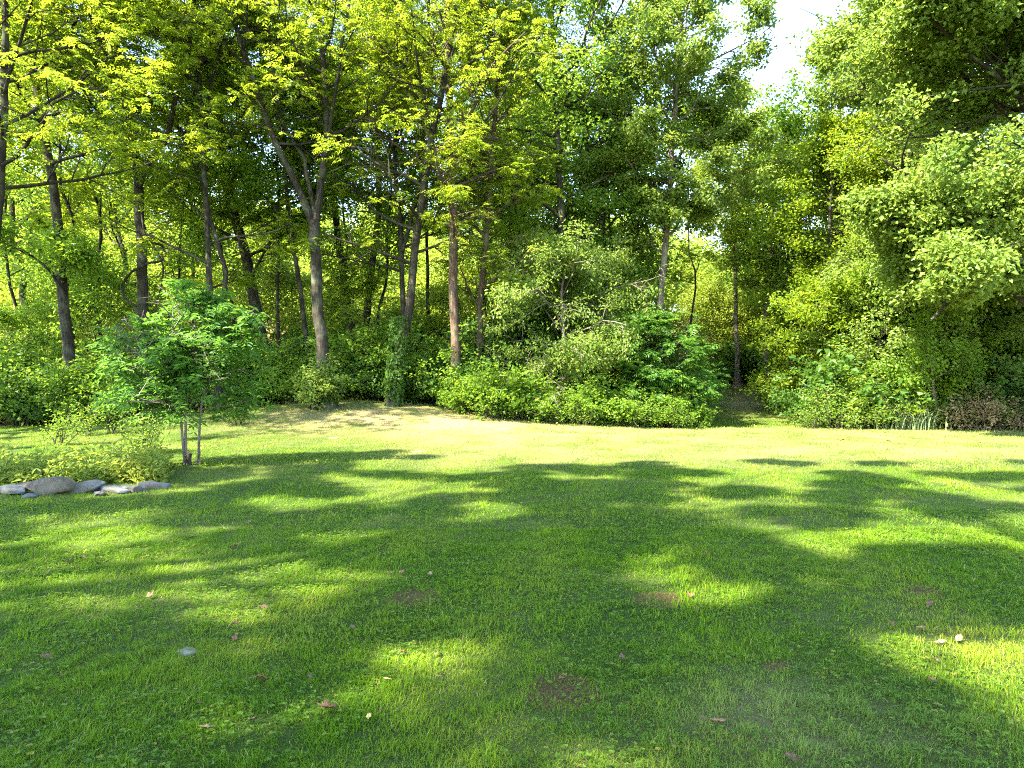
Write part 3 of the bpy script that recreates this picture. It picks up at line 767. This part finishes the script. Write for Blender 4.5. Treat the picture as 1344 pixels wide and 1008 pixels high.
for k, (px, py, sx, sz, lab) in enumerate([
    (8, 643, .62, .30, 'blue grey rock cut by the left edge, at the start of the flower bed edging'),
    (27, 638, .50, .28, 'long dark rock leaning between the leftmost rock and the brown boulder'),
    (30, 648, .24, .14, 'small stone in front of the long dark rock'),
    (58, 641, .90, .46, 'big brown rounded boulder, the largest in the flower bed edging'),
    (105, 640, .72, .38, 'smooth blue grey rock right of the big brown boulder'),
    (124, 645, .16, .16, 'little upright stone wedged between the blue grey rock and the flat slab'),
    (143, 641, .66, .22, 'flat layered slab in the middle of the edging'),
    (170, 640, .52, .26, 'pale grey rock right of the flat slab'),
    (196, 634, .60, .24, 'wide grey rock at the right end of the edging'),
    (190, 625, .28, .18, 'small dark rock sitting on the row behind the wide grey end rock'),
    (204, 624, .30, .22, 'white speckled rock stacked at the corner of the bed')]):
    Y = CAMZ * F / (py + 8 - CY); x = (px - CX) / F * Y
    rock('rock', (x, Y + .12, h1(x, Y) + sz * .13 + (.07 if k in (9, 10) else 0)), (sx * .78, .34 * sx + .1, sz * .56), 40 + k, lab, 'rock', RK, random.uniform(-.3, .3), {3: 'brown_rock', 1: 'dark_rock', 9: 'dark_rock', 10: 'white_rock'}.get(k, 'rock'))
for k, (px, py, s, lab) in enumerate([(440, 577, .34, 'flat grey stone lying on the dry mound'), (548, 594, .40, 'pale flat stone at the edge of the dry grass'), (246, 858, .13, 'pale flat stone sunk in the near grass')]):
    Y = CAMZ * F / (py - CY) * (1 if k != 0 else .97); x = (px - CX) / F * Y
    rock('stone', (x, Y, h1(x, Y) + .004), (s, s * .6, .03), 70 + k, lab, 'stone', 'loose stones on the lawn', .3, 'pale_stone')

def stump(name, loc, r, h, label, mat):
    root = empty(name, loc, 0, label, 'stump'); W = Wood()
    P = smooth_path([(0, 0, -.05), (0.0, 0, h * .5), (.02, 0, h)], 8); W.tube(P, r * (1 + .45 * np.exp(-P[:, 2] / .1)), 14); W.build('trunk', M[mat], root)
    a = np.arange(14) * 2 * math.pi / 14
    V = np.concatenate([[[.02, 0, h + .015]], np.stack([np.cos(a) * r * .99 + .02, np.sin(a) * r * .99, 0 * a + h + .004], 1)])
    mesh_np('cut_top', V, [np.array([[0, 1 + i, 1 + (i + 1) % 14] for i in range(14)])], M['bark_pale'], root)
stump('tree_stump', at(776, 25.0), .28, 1.35, 'pale cut stump half hidden in the middle thicket', 'bark_pale')
stump('tree_stump', at(247, 13.3), .05, .22, 'short dark brown stump at the foot of the sapling', 'bark')

# ------------------------------------------------------------------ flower bed plants (uncountable)
def bed():
    reseed('bed')
    n = 2900
    px = RNG.uniform(-30, 215, n); Y = RNG.uniform(10.75, 13.6, n)
    x = (px - CX) / F * Y
    hg = RNG.random(n) < .07; keep = (x < -5.25 - .25 * (Y - 10.7)); x, Y = x[keep], Y[keep]; n = len(x)
    hgt = (.04 + .34 * vnoise(x, Y, .22, 3) ** 2 + .16 * vnoise(x, Y, .9, 4) ** 2) * (1 - .3 * sstep(12.8, 13.6, Y)) * np.where(hg[keep], 2.3, 1.0)
    A = np.stack([x, Y, H(x, Y)], 1); A = np.repeat(A, 5, 0)
    A[:, 2] += np.tile(np.linspace(.15, 1, 5), n) * np.repeat(hgt, 5); A[:, :2] += RNG.normal(size=(len(A), 2)) * .05
    D = RNG.normal(size=A.shape)
    v, f, r = simples(A, D, 1, .04, .10, up=.7, asp=.36, hi=True, droop=.0)
    q = np.repeat(vnoise(A[:, 0], A[:, 1], .5, 9), 6); r = np.clip(.5 * r + .6 * q - .05, 0, 1)
    o = mesh_np('bed_plants', v, f, M['weed'], attrs={'rnd': r})
    tag(o, 'low leafy yellow green plants filling the rock edged flower bed', 'flower bed', kind='stuff')
bed()

# ------------------------------------------------------------------ grass
def grass_mat():
    m, t, b = new_mat('grass')
    a = node(t, 'ShaderNodeAttribute'); a.attribute_name = 'rnd'
    d = node(t, 'ShaderNodeAttribute'); d.attribute_name = 'dry'  # carries dry straw tone and painted sunlight alike
    g = node(t, 'ShaderNodeNewGeometry'); n2 = noise(t, .6, g.outputs['Position'], 4)
    c = ramp(t, [(0, (.025, .075, .004)), (.4, (.08, .18, .003)), (.75, (.14, .23, .005)), (.93, (.23, .25, .025)), (1, (.38, .31, .14))], a.outputs['Fac'])
    c = mixc(t, ramp(t, [(.45, (0, 0, 0)), (.75, (.35, .35, .35))], n2), c, (.15, .2, .03))
    c = mixc(t, d.outputs['Fac'], c, (.33, .30, .15))
    t.links.new(c, b.inputs['Base Color']); b.inputs['Roughness'].default_value = .6; b.inputs['Specular IOR Level'].default_value = .08
    tr = node(t, 'ShaderNodeBsdfTranslucent'); t.links.new(mixc(t, .5, c, (.34, .46, .05)), tr.inputs['Color'])
    mx = node(t, 'ShaderNodeMixShader'); mx.inputs[0].default_value = .35
    t.links.new(b.outputs[0], mx.inputs[1]); t.links.new(tr.outputs[0], mx.inputs[2]); t.links.new(mx.outputs[0], t.nodes['Material Output'].inputs[0])
    return m
M['grass'] = grass_mat()
def grass():
    reseed('grass')
    V2 = []; D2 = []; R2 = []; FQ = []; FT = []; n0 = 0
    for y0, y1, dens, wd, hb, hi in [(2.2, 4.2, 12500, .0034, .034, True), (4.2, 7.5, 5600, .005, .038, True), (7.5, 13, 2100, .009, .042, False), (13, 20, 760, .015, .05, False), (20, 40, 330, .024, .055, False)]:
        area = 0
        m = int(dens * (y1 - y0) * 1.62 * (y0 + y1) / 2)
        y = np.sqrt(RNG.uniform(y0 ** 2, y1 ** 2, m)); x = RNG.uniform(-.81, .81, m) * (y + .3)
        k = RNG.random(m) < lawn_mask(x, y)
        for sx, sy, r in SOILW: k &= RNG.random(m) > 0.85 * np.exp(-((x - sx) ** 2 + (y - sy) ** 2 * .8) / (r * r))
        bedm = (y > 10.75) & (y < 13.3) & (x < -5.4 - .25 * (y - 10.7)); k &= ~bedm | (RNG.random(m) < .3)
        x, y = x[k], y[k]; m = len(x)
        clump = 1.5 * vnoise(x, y, .09, 1) ** 1.5 * (.5 + .8 * vnoise(x, y, .35, 8)) + vnoise(x, y, .6, 2) * .4
        hgt = hb * (.22 + .85 * clump) * RNG.uniform(.5, 1.4, m)
        a = RNG.random(m) * 6.28; lean = hgt * RNG.uniform(.2, 1.9, m)
        d = np.stack([np.cos(a), np.sin(a), 0 * a], 1); s = np.stack([-np.sin(a), np.cos(a), 0 * a], 1)
        stripe = np.clip(3 * np.sin((x - .22 * y) * 4.2), -1, 1)
        d = d + .55 * stripe[:, None] * np.array([.21, .97, 0])
        s = s * np.cos(.6 * RNG.normal(size=m))[:, None] + np.array([0, 0, .0])
        B = np.stack([x, y, H(x, y) - .004], 1); w_ = (wd * RNG.uniform(.6, 1.3, m))[:, None]
        mid = B + d * (lean * .35)[:, None]; mid[:, 2] += hgt * .6
        tip = B + d * lean[:, None]; tip[:, 2] += hgt * (1 - .2 * (lean / hgt) ** 2)
        big = vnoise(x, y, 1.3, 5)
        rnd = np.clip(.22 + .45 * big * RNG.uniform(.4, 1.3, m) + .35 * RNG.random(m), 0, .93)
        # mowing stripes running up the lawn
        rnd = np.clip(rnd + .13 * np.sin((x - .22 * y) * 4.2), 0, .93)
        rnd = np.where(RNG.random(m) < .05 + .07 * sstep(10, 20, y), RNG.uniform(.93, 1, m), rnd)
        dr = dry_sun_tint(x, y) * (.4 + .6 * RNG.random(m))
        if hi:
            v = np.stack([B - s * w_ * .5, B + s * w_ * .5, mid - s * w_ * .42, mid + s * w_ * .42, tip], 1); kk = 5
            i = np.arange(m)[:, None] * 5 + n0
            FQ.append(i + [[0, 1, 3, 2]]); FT.append(i + [[2, 3, 4]])
        else:
            v = np.stack([B - s * w_ * .5, B + s * w_ * .5, tip], 1); kk = 3
            FT.append(np.arange(m)[:, None] * 3 + n0 + [[0, 1, 2]])
        V2.append(v.reshape(-1, 3)); R2.append(np.repeat(rnd, kk)); D2.append(np.repeat(dr, kk)); n0 += m * kk
    o = mesh_np('lawn_grass', np.concatenate(V2), [np.concatenate(FQ), np.concatenate(FT)], M['grass'], attrs={'rnd': np.concatenate(R2), 'dry': np.concatenate(D2)})
    tag(o, 'short mown green grass covering the whole lawn', 'grass', kind='stuff')
grass()

def clover():
    reseed('clover')
    m = 30000
    y = np.sqrt(RNG.uniform(2.2 ** 2, 9 ** 2, m)); x = RNG.uniform(-.81, .81, m) * (y + .3)
    k = vnoise(x, y, .55, 11) * .7 + vnoise(x, y, .2, 12) * .4 > .52; x, y = x[k], y[k]; m = len(x)
    A = np.repeat(np.stack([x, y, H(x, y) + RNG.uniform(.018, .042, m)], 1), 3, 0)
    a = np.repeat(RNG.random(m) * 6.28, 3) + np.tile(np.arange(3) * 2.094, m)
    D = np.stack([np.cos(a), np.sin(a), .15 + 0 * a], 1); N = RNG.normal(size=A.shape) * .25; N[:, 2] += 1
    s = np.repeat(RNG.uniform(.009, .019, m), 3)
    v, f, q = leaf_geo(A, D, N, s, s * .95, np.repeat(RNG.random(m), 3), hi=True, fold=.1)
    o = mesh_np('clover', v, f, M['green'], attrs={'rnd': q}); tag(o, 'clover and small broad leaved weeds scattered through the near grass', 'clover', kind='stuff')
clover()

def edge_weeds():
    reseed('weeds')
    m = 90000
    x = RNG.uniform(-18, 20, m); y = RNG.uniform(21, 40, m); lm = lawn_mask(x, y)
    k = (lm > .02) & (lm < .75) & (RNG.random(m) < .25 + .75 * (vnoise(x, y, .9, 21) > .5)); x, y = x[k], y[k]; m = len(x)
    h = RNG.uniform(.08, .42, m) * (.35 + 1.3 * vnoise(x, y, .8, 22) ** 2); B = np.stack([x, y, H(x, y)], 1)
    D = RNG.normal(size=(m, 3)) * .45; D[:, 2] = 1; N = RNG.normal(size=(m, 3)); N[:, 2] *= .2
    v, f, r = leaf_geo(B, D, N, h, np.full(m, .022), np.clip(vnoise(x, y, .7, 23) * .8 + .35 * RNG.random(m), 0, 1), curl=.3)
    A = B + np.array([0, 0, 1]) * (h * RNG.random(m))[:, None]
    v2, f2, r2 = simples(A, RNG.normal(size=(m, 3)), 1, .05, .09, up=.8)
    o = mesh_np('edge_weeds', np.concatenate([v, v2]), [np.concatenate([f[0], f2[0] + len(v)])], M['weed'], attrs={'rnd': np.concatenate([r, r2])})
    tag(o, 'uncut grass and weeds fringing the lawn below the shrubs', 'weeds', kind='stuff')
edge_weeds()

# ------------------------------------------------------------------ fallen leaves
def fl_mat(name, c0, c1):
    m, t, b = new_mat(name); tc = node(t, 'ShaderNodeTexCoord')
    c = ramp(t, [(.3, c0), (.7, c1)], noise(t, 30, tc.outputs['Object'], 4)); t.links.new(c, b.inputs['Base Color']); b.inputs['Roughness'].default_value = .7
    return m
FM = {'brown': fl_mat('brown_fallen_leaf', (.06, .03, .01), (.15, .08, .03)), 'red': fl_mat('red_brown_fallen_leaf', (.09, .034, .012), (.20, .09, .035)),
      'tan': fl_mat('tan_fallen_leaf', (.12, .07, .03), (.27, .18, .085)), 'yellow': fl_mat('yellow_fallen_leaf', (.4, .28, .06), (.55, .42, .12)), 'pink': fl_mat('pinkish_fallen_leaf', (.24, .11, .05), (.36, .20, .10))}
def fleaf(px, py, size, col, seed, label, group=None):
    r = np.random.default_rng(seed); Y = CAMZ * F / (py - CY); x = (px - CX) / F * Y
    k = 15; a = np.arange(k) * 2 * math.pi / k
    rad = .5 * (1 + r.uniform(.04, .2) * np.cos(5 * a + .2) + .10 * r.normal(size=k)); rad[0] *= 1.4; rad[7:9] *= 1.15
    ring = np.stack([rad * np.cos(a), rad * np.sin(a) * r.uniform(.5, .75), 0 * a], 1); inner = ring * .5
    V = np.concatenate([[[0, 0, 0]], inner, ring])
    cu = r.uniform(.7, 1.9); V[:, 2] = cu * V[:, 1] ** 2 + .25 * r.uniform(-1, 1.5) * V[:, 0] ** 2 + .04 * r.normal(size=len(V))
    V *= size
    V = np.concatenate([V, V - [0, 0, .0012]]); n = 2 * k + 1
    T = [[0, 1 + i, 1 + (i + 1) % k] for i in range(k)]; Q = [[1 + i, 1 + k + i, 1 + k + (i + 1) % k, 1 + (i + 1) % k] for i in range(k)]
    T2 = [[n + t[2], n + t[1], n + t[0]] for t in T][:]; Q2 = [[n + q[3], n + q[2], n + q[1], n + q[0]] for q in Q]
    E = [[1 + k + i, n + 1 + k + i, n + 1 + k + (i + 1) % k, 1 + k + (i + 1) % k] for i in range(k)]
    o = mesh_np('fallen_leaf', V, [np.array(T + T2), np.array(Q + Q2 + E)], FM[col], smooth=True)
    o.location = (x, Y, h1(x, Y) + .032); o.rotation_euler = (r.uniform(-.5, .5), r.uniform(-.4, .4), r.uniform(0, 6.28))
    tag(o, label, 'leaf', group or 'fallen leaves on the grass')
for i, (px, py, s, c, lab) in enumerate([
    (430, 938, .085, 'red', 'large red brown curled leaf on the grass near the bottom, left of the middle'),
    (333, 953, .055, 'brown', 'dark brown curled leaf left of the large red brown one'),
    (272, 964, .055, 'tan', 'pale curled leaf lowest at the left front of the lawn'),
    (262, 931, .035, 'brown', 'small brown leaf above the pale curled leaf at the front left'),
    (484, 951, .045, 'yellow', 'orange yellow upright leaf right of the large red brown one'),
    (508, 902, .035, 'yellow', 'little yellow leaf above the orange yellow one'),
    (576, 899, .045, 'tan', 'tan leaf in shade at the front, right of the yellow leaf'),
    (572, 866, .035, 'brown', 'small dark leaf just above the tan one at the front'),
    (942, 956, .085, 'pink', 'pinkish curled leaf on the bright sunny patch of near grass'),
    (922, 950, .035, 'red', 'small red leaf touching the left of the pinkish curled leaf'),
    (1040, 1004, .06, 'brown', 'brown leaf cut by the bottom edge of the picture'),
    (527, 755, .085, 'red', 'red brown leaf above the bare patch in the middle, right of a pair'),
    (512, 756, .07, 'red', 'red brown leaf above the bare patch in the middle, left of a pair'),
    (564, 758, .07, 'tan', 'pale cream leaf right of the red brown pair'),
    (906, 787, .075, 'red', 'red brown leaf on the shaded lawn right of the middle bare patch'),
    (407, 896, .04, 'brown', 'small brown leaf above the large red brown leaf'),
    (90, 743, .09, 'brown', 'brown leaf by the sunny streak far left, left of a pair'),
    (108, 739, .09, 'brown', 'brown leaf by the sunny streak far left, right of a pair'),
    (309, 721, .10, 'tan', 'tan leaf alone on the left middle of the lawn'),
    (268, 760, .06, 'brown', 'small dark leaf below the tan leaf on the left middle lawn'),
    (1220, 796, .08, 'brown', 'brown leaf on the shaded right part of the lawn'),
    (1224, 899, .05, 'brown', 'brown leaf low on the right, below the shaded one'),
    (737, 896, .05, 'red', 'red leaf on the bare soil patch'),
    (1105, 580, .16, 'red', 'small red brown leaf on the far sunny grass, leftmost of three'),
    (1166, 581, .18, 'red', 'small red brown leaf on the far sunny grass, middle of three'),
    (1287, 582, .16, 'red', 'small red brown leaf on the far sunny grass, rightmost of three')]):
    fleaf(px, py, s * .85, c, 100 + i, lab)
for i in range(34):
    py = 590 + 320 * random.random() ** 1.3; px = random.uniform(20, 1320)
    fleaf(px, py, random.uniform(.04, .075), random.choice(['brown', 'brown', 'tan', 'red']), 300 + i, 'tiny brown leaf lying somewhere in the shaded grass', 'tiny leaves in the grass')
print('LEAVES', NLEAF[0])
